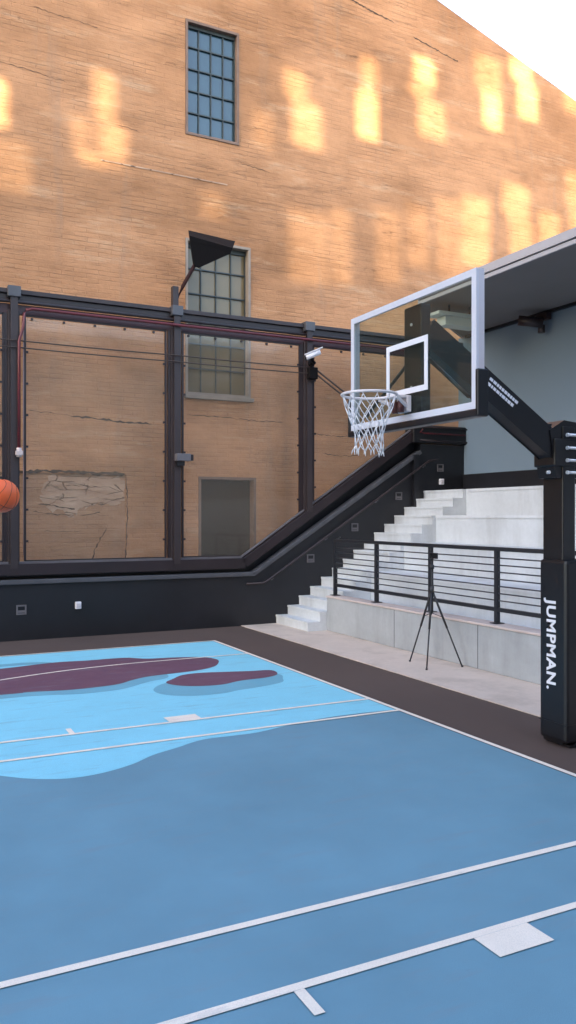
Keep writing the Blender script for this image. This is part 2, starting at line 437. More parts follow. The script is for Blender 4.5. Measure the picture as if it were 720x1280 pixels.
# ------------------------------------------------------------------ the tall brick and render building behind
VY = 16.0
bld = thing('brick_building', (5, VY, 0), 'tall tan building with worn painted brick wall, cracks and sloping roof edge behind the fence', 'building')
W1 = (5.66, 10.12, 6.87, 12.52)
W2 = (5.66, 4.72, 7.14, 7.97)
W3 = (5.95, 1.00, 7.27, 3.02)
W4 = (1.0, 1.10, 4.40, 3.02)
slope = (13.3 - 14.7) / (16.7 - 12.1)
gz = lambda u: 14.7 + slope * (u - 12.1)
outline = [(-22, 0), (34, 0), (34, gz(34)), (1.5, gz(1.5)), (-22, gz(1.5) + slope * 23.5)]
wall_with_holes('wall', outline, [W1, W2, W3, W4], VY, VY + .45, M['plaster'], bld)
# thin coping along the rake
MB().bar((1.5, VY + .225, gz(1.5) + .028), (34, VY + .225, gz(34) + .028), .44, .05).build('coping', M['plaster'], bld)
MB().box((3.9, VY - .012, 9.22), (6.6, VY - .002, 9.245)).build('string_course', M['peeling'], bld)

def window(rect, cols, rows, trim, glassm, depth=.16, head_shade=.0, sill=None, bars=True):
    a, b, c, d = rect
    t = MB()
    w_ = .055
    t.box((a + .003, VY - .02, b + .003), (a + w_, VY + depth, d - .003)).box((c - w_, VY - .02, b + .003), (c - .003, VY + depth, d - .003))
    t.box((a + w_, VY - .02, d - w_), (c - w_, VY + depth, d - .003)).box((a + w_, VY - .02, b + .003), (c - w_, VY + depth, b + w_))
    win = t.build('window', trim, bld)
    g = MB(); ia, ib, ic, id_ = a + w_, b + w_, c - w_, d - w_
    g.box((ia, VY + depth - .02, ib), (ic, VY + depth, id_)); g.build('pane', glassm, win)
    if bars:
        f = MB(); y = VY + depth - .055
        for i in range(cols + 1):
            x = ia + (ic - ia) * i / cols; r_ = .011 if 0 < i < cols else .022
            f.box((x - r_, y, ib), (x + r_, y + .03, id_))
        for j in range(rows + 1):
            z = ib + (id_ - ib) * j / rows; r_ = .013 if 0 < j < rows else .022
            f.box((ia, y - .004, z - r_), (ic, y + .026, z + r_))
        if head_shade: f.box((ia, y - .012, id_ - head_shade), (ic, y + .03, id_))  # dark strip stands in for shade under the window head
        f.build('glazing_bars', M['win_frame'], win)
    if sill: MB().box((a - .03, VY - .09, b - .085), (c + .05, VY + .02, b - .002), .008).build('sill', sill, win)
    return win
window(W1, 4, 5, M['win_trim'], M['pane_blue'], .14, .07)
window(W2, 4, 6, M['win_trim_pale'], M['pane_tan'], .2, .09, sill=M['win_trim_pale'])
w3 = window(W3, 1, 1, M['win_trim'], M['pane_dark'], .22, 0, bars=False)
# bricked-up opening with flaking render
MB().box((W4[0], VY + .035, W4[1]), (W4[2], VY + .30, W4[3])).build('infill_panel', M['infill'], bld)
fl = [(2.95, 2.97), (3.5, 2.99), (4.33, 2.96), (4.34, 2.55), (4.05, 2.38), (3.72, 2.42), (3.4, 2.22), (3.0, 2.3), (2.75, 2.6)]
rf = random.Random(3)
fl = [(x + rf.uniform(-.07, .07), min(z + rf.uniform(-.06, .06), 3.0)) for x, z in smooth_poly(fl, 6)]
MB().prism(fl, 'y', VY + .029, VY + .034).build('flaking_patch', M['peeling'], bld)
# ragged cracks: real grooves of dark mortar standing a hair proud
def crack(pts, w_, name='crack'):
    m = MB(); up = []; dn = []
    for i in range(len(pts) - 1):
        (x0, z0), (x1, z1) = pts[i], pts[i + 1]; n = max(3, int(abs(x1 - x0) / .06 + abs(z1 - z0) / .06))
        for j in range(n):
            t = j / n; x = x0 + (x1 - x0) * t; z = z0 + (z1 - z0) * t + random.uniform(-.014, .014)
            ww = w_ * random.uniform(.25, 1.) * (1 if 0 < i + t < len(pts) - 1.1 else .2)
            vert = abs(z1 - z0) > abs(x1 - x0)
            if vert: up.append((x + random.uniform(-.012, .012) - ww / 2, z)); dn.append((up[-1][0] + ww, z))
            else: up.append((x, z + ww / 2)); dn.append((x, z - ww / 2))
    y = VY - .004 if not (W4[1] < pts[0][1] < W4[3] - .05 and W4[0] < pts[0][0] < W4[2]) else VY + .008
    for i in range(len(up) - 1):
        m.bm.faces.new([m.bm.verts.new((p[0], y, p[1])) for p in (up[i], up[i + 1], dn[i + 1], dn[i])])
    m.build(name, M['crackfill'], bld)
M['crackfill'] = simple('crack_dirt', (.10, .062, .042), .95, var=.3, bstr=0)
for pts, w_ in (([(2.2, 3.03), (3.1, 3.06), (3.8, 3.03), (4.45, 3.03)], .085), ([(4.42, 3.0), (4.44, 2.2), (4.41, 1.5), (4.40, 1.25)], .03),
                ([(3.3, 4.13), (3.9, 4.11), (4.4, 4.06), (5.0, 4.07)], .045), ([(2.5, 4.2), (3.0, 4.17), (3.35, 4.14)], .014),
                ([(2.7, 2.40), (2.9, 2.42), (3.1, 2.36), (3.45, 2.32)], .035), ([(3.5, 2.2), (3.7, 2.22), (3.95, 2.27)], .02), ([(2.6, 2.28), (3.0, 2.22), (3.4, 2.2)], .02),
                ([(4.02, 1.95), (3.9, 1.75), (3.78, 1.5), (3.74, 1.3)], .03), ([(4.35, 2.55), (4.1, 2.50), (3.95, 2.42), (3.8, 2.44)], .02), ([(3.2, 2.8), (3.6, 2.78), (4.1, 2.74)], .014), ([(2.8, 1.9), (3.3, 1.88), (3.6, 1.9)], .012),
                ([(5.7, 4.3), (6.5, 4.28), (7.4, 4.25), (8.0, 4.26)], .018), ([(8.6, 4.05), (9.2, 4.0), (9.8, 4.02)], .02),
                ([(8.9, 3.6), (9.4, 3.56), (9.9, 3.58)], .018),
                ([(11.4, 13.66), (11.9, 13.56), (12.5, 13.44), (12.8, 13.40)], .04), ([(8.3, 14.26), (9.2, 14.16), (10.2, 13.95), (10.9, 13.84)], .05),
                ([(2.6, 11.9), (3.4, 11.86), (3.9, 11.83)], .014), ([(1.9, 10.7), (2.5, 10.68), (3.3, 10.6)], .014), ([(4.2, 10.0), (4.7, 9.97)], .012),
                ([(3.4, 13.1), (4.3, 13.04), (5.3, 12.92)], .022), ([(7.2, 10.6), (7.8, 10.56)], .015), ([(6.9, 9.75), (7.6, 9.7)], .014)):
    crack(pts, w_)

# ------------------------------------------------------------------ black retaining wall that climbs with the stairs
WF = 14.85
K = .635
rw = thing('retaining_wall', (4, WF, 0), 'long black painted low wall that ramps up beside the stairs under the steel frame', 'wall')
prof = [(-22, 0), (12.0, 0), (12.0, 3.80), (10.78, 3.80), (10.78, .99 + K * (10.78 - 6.68)), (6.68, .99), (-22, .99)]
MB().prism(prof, 'y', WF, WF + .25).build('wall_body', M['black_paint'], rw)
cap = MB(); cap.bar((-22, WF + .05, 1.03), (6.70, WF + .05, 1.03), .22, .08, bevel=.01)
cap.bar((6.67, WF + .05, 1.02), (10.76, WF + .05, 1.02 + K * 4.09), .22, .08, bevel=.01)
cap.build('wall_cap', M['cap_grey'], rw)
hr = MB(); hr.tube([(6.5, WF - .10, .84), (6.86, WF - .10, .845), (6.93, WF - .10, .87), (10.95, WF - .10, .87 + K * 4.02), (11.2, WF - .1, .90 + K * 4.02)], .024)
hr.build('handrail', M['frame_steel'], rw)
for i in range(4):
    u = 7.09 + 1.25 * i; z = .87 + K * (u - 6.93)
    MB().tube([(u, WF, z - .05), (u, WF - .09, z - .05), (u, WF - .1, z - .02)], .010).disc((u, WF - .006, z - .05), .035, (0, 1, 0), .012).build('handrail_bracket', M['box_grey'], rw)
for (u, z) in ((2.22, .54), (7.99, 1.31), (9.06, 1.95), (10.19, 2.63), (11.32, 3.28)):
    s = .085
    f = MB()
    for a, b in (((u - s, z + s * .72), (u + s, z + s)), ((u - s, z - s), (u + s, z - s * .72)), ((u - s, z - s * .72), (u - s * .72, z + s * .72)), ((u + s * .72, z - s * .72), (u + s, z + s * .72))):
        f.box((a[0], WF - .022, a[1]), (b[0], WF - .001, b[1]))
    f.box((u - s * .70, WF - .015, z - .05), (u + s * .70, WF - .001, z - .008))
    L = f.build('step_light', M['box_grey'], rw)
    MB().box((u - s * .7, WF - .012, z + .0), (u + s * .7, WF - .002, z + s * .7)).build('lens', M['hoop_black'], L)
for (u, z) in ((3.20, .57), (11.33, 2.96)):
    o = MB().box((u - .05, WF - .07, z - .06), (u + .055, WF - .002, z + .07), .012).build('outlet_box', M['white_paint'], rw)
    MB().box((u - .035, WF - .078, z - .03), (u + .035, WF - .071, z + .04), .002).build('outlet_cover', M['alu'], o)
MB().box((10.55, WF - .09, 1.8), (10.68, WF - .002, 3.55)).build('corner_post', M['black_paint'], rw)

# ------------------------------------------------------------------ steel frame fence with clear panels
FY = 15.0
fence = thing('steel_frame_fence', (4, FY, 1.1), 'tall dark steel frame fence with clear panels bolted between its posts', 'fence')
ZT = 6.16
rail_z = lambda u: 1.35 if u < 6.5 else 1.35 + .665 * (min(u, 10.78) - 6.5)
posts = [-3.65, -.73, 2.10, 5.09, 7.97, 10.86]
for u in posts:
    zb = 1.12 if u < 6.5 else rail_z(u) - .2
    p = MB().box((u - .10, FY - .10, zb), (u + .10, FY + .10, ZT - .35), .012).build('post', M['frame_steel'], fence)
    MB().box((u - .062, FY - .17, zb + .15), (u + .062, FY - .101, ZT - .02)).build('post_flange', M['frame_steel'], p)
    MB().box((u - .11, FY - .20, ZT - .13), (u + .11, FY + .13, ZT + .06), .012).build('post_cap', M['cap_grey'], p)
    if u > 2:
        MB().box((u - .15, FY - .06, zb + .1), (u - .101, FY + .0, ZT - .4)).build('post_channel', M['frame_steel_dark'], p)
# top rails
MB().box((-14, FY - .12, ZT - .06), (12.6, FY + .10, ZT + .02), .008).build('top_rail', M['frame_steel'], fence)
MB().box((-14, FY - .07, ZT - .19), (12.6, FY + .08, ZT - .062)).build('top_channel', M['frame_steel_dark'], fence)
MB().tube([(-14, FY - .11, ZT - .20), (12.6, FY - .11, ZT - .20)], .028).build('top_tube', M['frame_steel'], fence)
MB().box((-14, FY - .05, ZT - .40), (12.6, FY + .05, ZT - .232)).build('inner_rail', simple('dull_maroon_channel', (.045, .018, .022), .5), fence)
# bottom rails: level, sloped, level landing
b = MB(); b.box((-14, FY - .16, 1.14), (6.52, FY + .10, 1.35), .01)
b.bar((6.50, FY - .03, 1.247), (10.80, FY - .03, 1.247 + .665 * 4.30), .26, .19, bevel=.01)
b.build('bottom_rail', M['frame_steel_dark'], fence)
MB().prism([(-14, .9), (6.75, .9), (10.9, 3.5), (10.9, 4.0), (10.72, 4.0), (6.50, 1.19), (-14, 1.19)], 'y', FY + .102, FY + .12).build('skirt_plate', M['black_paint'], fence)
MB().box((-14, FY - .10, 1.352), (6.45, FY - .04, 1.385)).bar((6.45, FY - .07, 1.368), (10.75, FY - .07, 1.368 + .665 * 4.30), .05, .03).build('sill_strip', M['box_grey'], fence)
MB().box((10.55, FY - .22, 3.82), (12.06, FY + .12, 4.22), .02).build('landing_beam', M['hoop_black'], fence)
MB().tube([(10.75, FY - .28, 4.12), (10.70, FY - .26, 4.05), (10.8, FY - .26, 4.03), (11.95, FY - .26, 4.03)], .018).build('landing_tube', M['maroon'], fence)
for z in (4.175, 3.875): MB().tube([(10.7, FY - .25, z), (12.0, FY - .25, z - .01)], .022).build('landing_tube', M['frame_steel_dark'], fence)
CLIP = []
def clip_at(x, z, parent):
    if not CLIP:
        o = MB().box((-.019, -.02, -.019), (.019, .02, .019)).build('panel_clip', M['frame_steel_dark'], None)
        o.data.transform(Matrix.Translation((0, 0, -.026))); CLIP.append(o); COL.objects.unlink(o)
    o = CLIP[0].copy(); COL.objects.link(o); o.parent = parent
    o.location = Vector((x, FY - .035, z)) - fence.location
def fpanel(a, c):
    zt = ZT - .41
    pts = [(a, rail_z(a) + .04)]
    if a < 6.5 < c: pts.append((6.5, 1.39))
    pts += [(c, rail_z(c) + .04), (c, zt), (a, zt)]
    P = MB().prism(pts, 'y', FY - .006, FY + .006).build('screen_panel', M['panel'], fence)
    f = MB(); n = len(pts)
    for i in range(n):
        p, q = pts[i], pts[(i + 1) % n]
        f.bar((p[0], FY - .03, p[1]), (q[0], FY - .03, q[1]), .035, .04, up=(0, 1, 0))
    f.build('panel_frame', M['frame_steel_dark'], P)
    u = a + .12
    while u < c - .05:
        clip_at(u, zt - .048, P); u += .56
    for x in (a + .035, c - .035):
        z = max(rail_z(x), 1.4) + .35
        while z < zt - .2:
            clip_at(x, z, P); z += .56
fpanel(-.60, 1.93); fpanel(2.30, 4.90); fpanel(5.24, 7.80); fpanel(8.12, 10.70); fpanel(-3.5, -.86)

# maroon pipe run along the fence
pipe = thing('maroon_pipe', (2.2, FY, 2.9), 'thin maroon pipe running under the fence top rail and down the leftmost post', 'pipe')
MB().tube([(2.17, FY - .24, 3.36), (2.17, FY - .24, 5.25), (2.24, FY - .22, 5.5), (2.255, FY - .22, 5.74), (2.30, FY - .22, 5.81), (2.40, FY - .22, 5.835), (12, FY - .22, 5.835)], .026).build('pipe_run', M['maroon'], pipe)
MB().tube([(2.25, FY - .19, 5.7), (2.25, FY - .19, 1.5)], .009).build('conduit', simple('conduit_dull_pink', (.26, .17, .16), .5), pipe)
MB().tube([(2.17, FY - .24, 3.22), (2.17, FY - .24, 3.38)], .045).box((2.11, FY - .29, 3.25), (2.23, FY - .20, 3.33), .01).build('pipe_coupling', M['brass'], pipe)

# wires strung along the fence
for dz, lab in ((0, 'upper of two thin brown cables strung across the fence posts'), (-.12, 'lower of two thin brown cables strung across the fence posts')):
    m = MB(); pts = []
    for i in range(len(posts) - 1):
        if posts[i] > 7.9: break
        a, c = posts[i], posts[i + 1]
        for k in range(8):
            t = k / 8; pts.append((a + (c - a) * t, FY - .21, 5.26 + dz - .012 * 4 * t * (1 - t)))
    pts.append((7.97, FY - .21, 5.26 + dz))
    m.tube(pts, .012, 6); tag(m.build('cable', M['cable'], None), lab, 'cable', 'cables across the fence')

# camera, brace, box on the posts
cam_t = thing('security_camera', (8.0, FY - .2, 5.45), 'white bullet security camera on the fence post left of the backboard', 'camera')
p0, p1 = Vector((7.70, FY - .50, 5.40)), Vector((7.96, FY - .62, 5.52))
MB().tube([p0, p0 + (p1 - p0) * .15, p1], .058, 14).build('camera_body', M['white_paint'], cam_t)
dd = (p1 - p0).normalized()
MB().bar(p0 - dd * .03 + Vector((0, 0, .06)), p1 + dd * .05 + Vector((0, 0, .06)), .14, .014).build('sun_shield', M['white_paint'], cam_t)
MB().tube([p0 - dd * .004, p0 - dd * .03], .05, 14).build('lens', M['hoop_black'], cam_t)
MB().tube([(7.99, FY - .17, 5.36), (7.99, FY - .34, 5.34), (7.80, FY - .52, 5.40)], .026).disc((7.99, FY - .19, 5.36), .075, (0, 1, 0), .03).build('mount_arm', M['lamp_black'], cam_t)
MB().box((7.89, FY - .30, 5.02), (8.09, FY - .172, 5.26), .015).build('junction_base', M['lamp_black'], cam_t)
br = thing('diagonal_brace', (8.1, FY - .2, 4.7), 'brown double rod slanting down from the fence post towards the hoop rim', 'brace')
MB().tube([(8.07, FY - .2, 5.25), (8.84, FY - .2, 4.77)], .02, 8).build('rod', M['arm_brown'], br)
MB().tube([(8.05, FY - .2, 5.17), (8.80, FY - .2, 4.70)], .02, 8).build('rod', M['arm_brown'], br)
MB().disc((8.84, FY - .2, 4.72), .06, (0, 1, 0), .06).build('end_knob', M['arm_brown'], br)
jb = thing('junction_box', (5.2, FY - .25, 3.2), 'grey horizontal metal box clamped on the middle fence post at mid height', 'box')
MB().box((5.03, FY - .32, 3.24), (5.31, FY - .172, 3.38), .012).build('box_body', M['box_grey'], jb)
MB().box((5.315, FY - .30, 3.25), (5.37, FY - .19, 3.37), .01).build('box_cover', M['frame_steel_dark'], jb)
MB().box((5.05, FY - .27, 3.15), (5.2, FY - .172, 3.238)).build('bracket', M['hoop_black'], jb)

# floodlight on a raking arm over the middle post
fl_ = thing('floodlight', (5.12, FY, 6.2), 'black area floodlight tilted on a slanting arm above the middle fence post', 'floodlight')
MB().box((5.03, FY - .07, 6.22), (5.15, FY + .05, 6.62), .01).build('socket', M['frame_steel'], fl_)
MB().tube([(5.10, FY - .02, 6.3), (5.22, FY - .1, 6.62), (5.38, FY - .35, 7.0)], .036, 12).build('arm', simple('arm_dark_brown', (.03, .010, .010), .75, spec=.2), fl_)
h = MB()
neck = [(5.36, 14.62, 6.95), (5.44, 14.62, 6.93), (5.44, 14.70, 6.97), (5.36, 14.70, 6.97)]
head = [(5.22, 14.50, 7.38), (6.05, 14.50, 7.26), (6.30, 14.95, 7.60), (5.36, 14.95, 7.66)]
top = [(5.20, 14.48, 7.47), (6.08, 14.46, 7.36), (6.34, 14.95, 7.68), (5.36, 14.97, 7.75)]
N = [h.bm.verts.new(p) for p in neck]; Hh = [h.bm.verts.new(p) for p in head]; T = [h.bm.verts.new(p) for p in top]
h.bm.faces.new(N)
for A, B in ((N, Hh), (Hh, T)):
    for i in range(4): h.bm.faces.new((A[i], A[(i + 1) % 4], B[(i + 1) % 4], B[i]))
h.bm.faces.new(T[::-1]); h.build('lamp_housing', M['lamp_black'], fl_)

# ------------------------------------------------------------------ stairs, seating steps, front wall
st = thing('concrete_stairs', (7.2, 14.2, 0), 'pale concrete stairs climbing beside the black wall at the left end of the seating', 'stairs')
S0, SR, SW, NS = 7.20, .262, .1833, 15
prof = [(S0, .013)]
for i in range(NS): prof += [(S0 + SR * i, SW * (i + 1)), (S0 + SR * (i + 1), SW * (i + 1))]
prof[-1] = (10.98, SW * NS); prof.append((10.98, .013))
MB().prism(prof, 'y', 13.48, WF - .003).build('stair_flight', M['concrete'], st)
m = MB()
for i in range(NS): m.box((S0 + SR * i - .012, 13.49, SW * (i + 1) - .035), (S0 + SR * i + .04, WF - .006, SW * (i + 1) + .003))
m.build('stair_nosing', concrete('nosing_pale', (.58, .60, .62), .05), st)
bl = thing('seating_steps', (9.5, 6, 0), 'wide pale concrete seating steps rising behind the railing to the blue wall', 'bleachers')
tiers = [(7.90, .55), (8.60, 1.10), (9.38, 1.65), (10.17, 2.20), (10.95, 2.75)]
prof = [(7.90, .013)]
for k, (u, z) in enumerate(tiers):
    prof += [(u, z), ((tiers[k + 1][0] if k < 4 else 12.0), z)]
prof.append((12.0, .013))
MB().prism(prof, 'y', -8, 13.475).build('steps_body', M['concrete'], bl)
m = MB()
for u, z in tiers: m.box((u - .015, -8, z - .05), (u + .06, 13.47, z + .003))
m.build('step_nosing', concrete('nosing_pale_b', (.60, .615, .64), .05), bl)
MB().box((10.985, 13.48, .02), (12.0, WF - .003, 2.75)).build('top_landing', M['concrete'], bl)
fw = thing('front_wall', (7.7, 6, 0), 'low grey concrete wall in front of the seating carrying the black railing', 'wall')
MB().box((7.60, -8, .013), (7.88, 13.47, .64), .012).build('wall_body', M['concrete_wall'], fw)
m = MB()
for v in (11.2, 9.1, 7.0, 4.9, 2.8, .7): MB().box((7.5985, v - .006, .02), (7.601, v + .006, .638)).build('control_joint', M['bar_grey'], fw)
MB().box((7.585, -8, .642), (7.89, 13.478, .675), .008).build('coping', concrete('pink_coping', (.56, .47, .44), .06), fw)

rl = thing('railing', (7.74, 6, .675), 'black metal railing with thin horizontal bars on the low concrete wall', 'railing')
RU = 7.76; ZR = .678
pv = [13.42, 11.98, 10.42, 8.88, 7.34, 5.8, 4.3, 2.8, 1.3, -.2, -1.7]
for v in pv:
    p = MB().box((RU - .03, v - .03, ZR), (RU + .03, v + .03, ZR + 1.02)).build('post', M['rail_black'], rl)
    MB().box((RU - .075, v - .07, ZR), (RU + .075, v + .07, ZR + .012)).build('base_plate', M['rail_black'], p)
MB().box((RU - .035, -1.8, ZR + 1.02), (RU + .035, 13.47, ZR + 1.075), .006).build('top_rail', M['rail_black'], rl)
MB().box((RU - .025, -1.7, ZR + .17), (RU + .025, 13.42, ZR + .225)).build('bottom_rail', M['rail_black'], rl)
for k in range(7):
    z = ZR + .225 + (1.02 - .225) * (k + 1) / 8
    MB().tube([(RU, -1.7, z), (RU, 13.42, z)], .010, 8).build('infill_bar', M['bar_grey'], rl)
MB().tube([(RU, 13.45, ZR + 1.0), (RU + .02, 13.5, ZR + 1.04), (RU + .45, 14.0, ZR + 1.09)], .014, 8).build('return_rail', M['rail_black'], rl)

# ------------------------------------------------------------------ stand building: blue-grey wall and canopy
sb = thing('stand_building', (12.2, 5, 0), 'blue grey wall with dark skirting and deep grey canopy over the seating', 'building')
MB().box((12.0, -10, 0), (12.35, WF + .2, 6.30)).build('wall', M['blue_wall'], sb)
MB().box((11.965, -10, 2.753), (11.998, WF - .005, 3.14)).build('skirting', M['black_paint'], sb)
can = [(9.32, 12.86), (12.0, 14.88), (12.5, 14.88), (12.5, -10), (9.32, -10)]
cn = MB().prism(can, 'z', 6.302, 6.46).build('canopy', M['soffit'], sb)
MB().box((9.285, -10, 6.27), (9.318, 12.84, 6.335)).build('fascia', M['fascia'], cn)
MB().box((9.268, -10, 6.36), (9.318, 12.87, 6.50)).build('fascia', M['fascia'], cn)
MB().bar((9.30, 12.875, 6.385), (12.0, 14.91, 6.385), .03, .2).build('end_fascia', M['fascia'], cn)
MB().box((11.90, -10, 6.25), (11.998, 14.7, 6.30)).build('junction_trim', M['hoop_black'], cn)  # black strip where the canopy meets the wall

hb = thing('strip_light', (10.1, 12.7, 6.0), 'white box strip light hung at the canopy end seen through the backboard glass', 'light')
MB().box((9.52, 12.52, 6.06), (10.55, 12.92, 6.12), .01).build('top_plate', M['canopy_white'], hb)
MB().box((9.72, 12.58, 5.88), (10.52, 12.86, 6.055), .015).build('housing', M['canopy_white'], hb)
for u in (9.9, 10.4): MB().tube([(u, 12.7, 6.12), (u, 12.7, 6.30)], .02).build('hanger', M['rail_black'], hb)
sp = thing('wall_spotlight', (11.7, 12.3, 6.0), 'small dark spotlight fixed where the canopy meets the blue wall', 'spotlight')
MB().box((11.80, 12.05, 6.10), (11.92, 12.35, 6.245), .01).build('mount', M['frame_steel_dark'], sp)
MB().tube([(11.75, 12.1, 6.02), (11.40, 12.42, 6.10)], .10, 14).build('lamp_head', M['frame_steel_dark'], sp)
MB().tube([(11.80, 12.2, 6.0), (11.80, 12.2, 5.85)], .07, 12).build('driver_box', M['frame_steel'], sp)

# ------------------------------------------------------------------ basketball hoop
BP = 4.04      # front plane of the board
C0 = 5.765     # middle of the board
hoop = thing('basketball_hoop', (5.85, 5.8, 0), 'black post basketball hoop with white framed glass backboard and white net', 'basketball hoop')
pole = MB().box((5.77, 5.685, .02), (5.93, 5.945, 3.04), .012).build('pole', M['hoop_black'], hoop)
MB().box((5.80, 5.62, .005), (6.10, 5.94, .03)).build('base_plate', M['hoop_black'], pole)
pad = MB().box((5.735, 5.605, .05), (6.13, 5.955, 1.775), .035).build('post_pad', M['pad_vinyl'], hoop)
MB().box((5.729, 5.600, .22), (6.136, 5.960, .228)).build('pad_seam', M['hoop_black'], pad)
col = MB().box((5.66, 5.675, 2.66), (6.0, 5.955, 2.92), .015).prism([(5.70, 2.55), (6.0, 2.55), (6.0, 3.08), (5.80, 3.10), (5.62, 3.0)], 'y', 5.70, 5.93).build('clamp_collar', M['hoop_black'], hoop)
for z in (2.955, 2.832, 2.715, 2.60):
    MB().tube([(5.80, 5.645, z), (6.06, 5.645, z)], .014, 10).disc((5.79, 5.645, z), .018, (1, 0, 0), .02).build('clamp_bolt', M['chrome'], col)
MB().disc((5.60, 5.70, 2.60), .016, (0, 1, 0), .03).build('clamp_bolt', M['chrome'], col)
arm = MB().bar((5.80, 5.80, 2.79), (4.21, 5.77, 3.78), .17, .225, bevel=.01).build('arm', M['hoop_black'], hoop)
# worn two-line decal on the arm: illegible in the photograph, pale dashes here
m = MB(); d = (Vector((4.21, 5.77, 3.78)) - Vector((5.80, 5.80, 2.79))); Ld = d.length; d.normalize()
upv = Vector((0, 1, 0)).cross(d).normalized()
if upv.z < 0: upv = -upv
for row, off in ((0, .030), (1, -.022)):
    t = .72
    while t < 1.08:
        L_ = random.uniform(.020, .045)
        c = Vector((5.80, 5.80, 2.79)) + d * (Ld - t - .05) + upv * (off + .035)
        c2 = c - d * L_; yy = 5.80 - .0885
        for p_ in (c, c2): p_.y = yy - .012
        m.bar(c, c2, .004, .028, up=tuple(upv)); t += L_ + .008
m.build('arm_decal', M['white_paint'], arm)
MB().tube([(5.45, 5.80, 3.055), (5.85, 5.80, 3.055)], .016).build('gas_strut', M['hoop_black'], hoop)
mast = MB().box((4.10, C0 - .125, 3.02), (4.20, C0 + .125, 4.00), .01).build('board_mast', M['hoop_black'], hoop)
for z in (3.84, 3.3): MB().disc((4.095, C0 + .01, z), .012, (1, 0, 0), .01).build('mast_bolt', M['chrome'], mast)
for sgn in (-1, 1):
    MB().tube([(4.16, C0 + sgn * .12, 3.55), (4.10, C0 + sgn * .75, 3.12)], .016, 8).build('board_brace', M['hoop_black'], mast)
HB, TB = 3.005, 4.075; W_ = .915
gl = MB().box((BP, C0 - W_ + .03, HB + .03), (BP + .014, C0 + W_ - .03, TB - .03)).build('backboard', M['board_glass'], hoop)
t = .055; y0, y1 = C0 - W_, C0 + W_
f = MB()
X0, X1 = BP - .004, BP + .020
f.box((X0, y0, HB), (X1, y0 + t, TB)).box((X0, y1 - t, HB), (X1, y1, TB)).box((X0, y0 + t, HB), (X1, y1 - t, HB + t)).box((X0, y0 + t, TB - t), (X1, y1 - t, TB))
f.build('white_border', simple('board_border_white', (.64, .63, .69), .4, var=.04), gl)
f = MB(); X0, X1 = BP + .021, BP + .075
f.box((X0, y0, HB), (X1, y0 + .03, TB)).box((X0, y1 - .03, HB), (X1, y1, TB)).box((X0, y0 + .03, HB), (X1, y1 - .03, HB + .03)).box((X0, y0 + .03, TB - .03), (X1, y1 - .03, TB))
f.build('metal_frame', M['alu'], gl)
# white shooter square
q0, q1, s0, s1, t = C0 - .305, C0 + .305, 3.235, 3.69, .048
f = MB(); a, c = BP - .005, BP - .001
f.box((a, q0, s0), (c, q0 + t, s1)).box((a, q1 - t, s0), (c, q1, s1)).box((a, q0 + t, s0), (c, q1 - t, s0 + t)).box((a, q0 + t, s1 - t), (c, q1 - t, s1))
f.build('target_square', M['white_paint'], gl)
# black edge padding along the bottom and up both corners
f = MB(); a, c = BP - .018, BP + .085
f.box((a, y0 - .035, HB - .06), (c, y1 + .035, HB - .004), .012)
f.box((a, y0 - .038, HB - .055), (c, y0 - .003, HB + .30), .010).box((a, y1 + .003, HB - .055), (c, y1 + .038, HB + .30), .010)
f.build('edge_padding', M['pad_vinyl'], gl)
# rim
RX, RZ, RR = 3.66, 3.205, .2286
rim = MB().tube([(RX + RR * math.cos(2 * math.pi * k / 40), C0 + RR * math.sin(2 * math.pi * k / 40), RZ) for k in range(40)], .0115, 10, closed=True).build('rim', M['rim_paint'], hoop)
m = MB().box((BP - .155, C0 - .07, RZ - .012), (BP - .006, C0 + .07, RZ + .012), .004)
m.box((BP - .05, C0 - .08, RZ - .13), (BP - .006, C0 + .08, RZ + .01), .008)
m.bar((RX + RR * .80, C0 - .135, RZ - .012), (BP - .01, C0 - .05, RZ - .10), .012, .03).bar((RX + RR * .80, C0 + .135, RZ - .012), (BP - .01, C0 + .05, RZ - .10), .012, .03)
m.build('rim_bracket', M['rim_paint'], rim)
for dy in (-.045, .045): MB().tube([(BP - .09, C0 + dy, RZ - .035), (BP - .09, C0 + dy, RZ - .135)], .026, 12).build('breakaway_spring', M['spring'], rim)
m = MB()
for k in range(12):
    a = 2 * math.pi * (k + .5) / 12
    c = Vector((RX + RR * math.cos(a), C0 + RR * math.sin(a), RZ - .015))
    m = MB(); m.tube([c + Vector((math.cos(a) * .0, 0, .004)), c + Vector((-.01 * math.cos(a), -.01 * math.sin(a), -.012)), c + Vector((-.018 * math.cos(a), -.018 * math.sin(a), -.002))], .004, 6)
    m.build('net_hook', M['rim_paint'], rim)
# net: staggered diamonds, drifting a little
levels = [(0, .222), (.085, .198), (.165, .165), (.24, .140), (.315, .122), (.39, .118), (.455, .128)]
def node(l, k):
    z, r = levels[l]; rnd = random.Random(l * 31 + (k % 12) * 7 + 1)
    a = 2 * math.pi * ((k % 12) + .5 * (l % 2) + (.16 * (rnd.random() - .5) if l else 0)) / 12 + math.pi / 12
    sway = .030 * (z / .45) ** 2
    rr = r * (1 + (.16 * (rnd.random() - .5) if l > 1 else 0))
    return Vector((RX + sway * .4 + rr * math.cos(a), C0 + sway + rr * math.sin(a), RZ - .02 - z * (1 + (.10 * (rnd.random() - .5) if l > 2 else 0))))
m = MB()
for l in range(len(levels) - 1):
    for k in range(12):
        for kk in ((k, k - 1) if l % 2 == 0 else (k, k + 1)):
            p, q = node(l, k), node(l + 1, kk)
            mid = (p + q) / 2 + Vector((0, 0, -.006)); m.tube([p, mid, q], .0041, 5)
for k in range(12):
    p = node(6, k); m.tube([p, p + Vector((random.uniform(-.012, .012), random.uniform(-.012, .012), -.035))], .006, 5, r_end=.003)
m.build('net', M['net'], hoop)

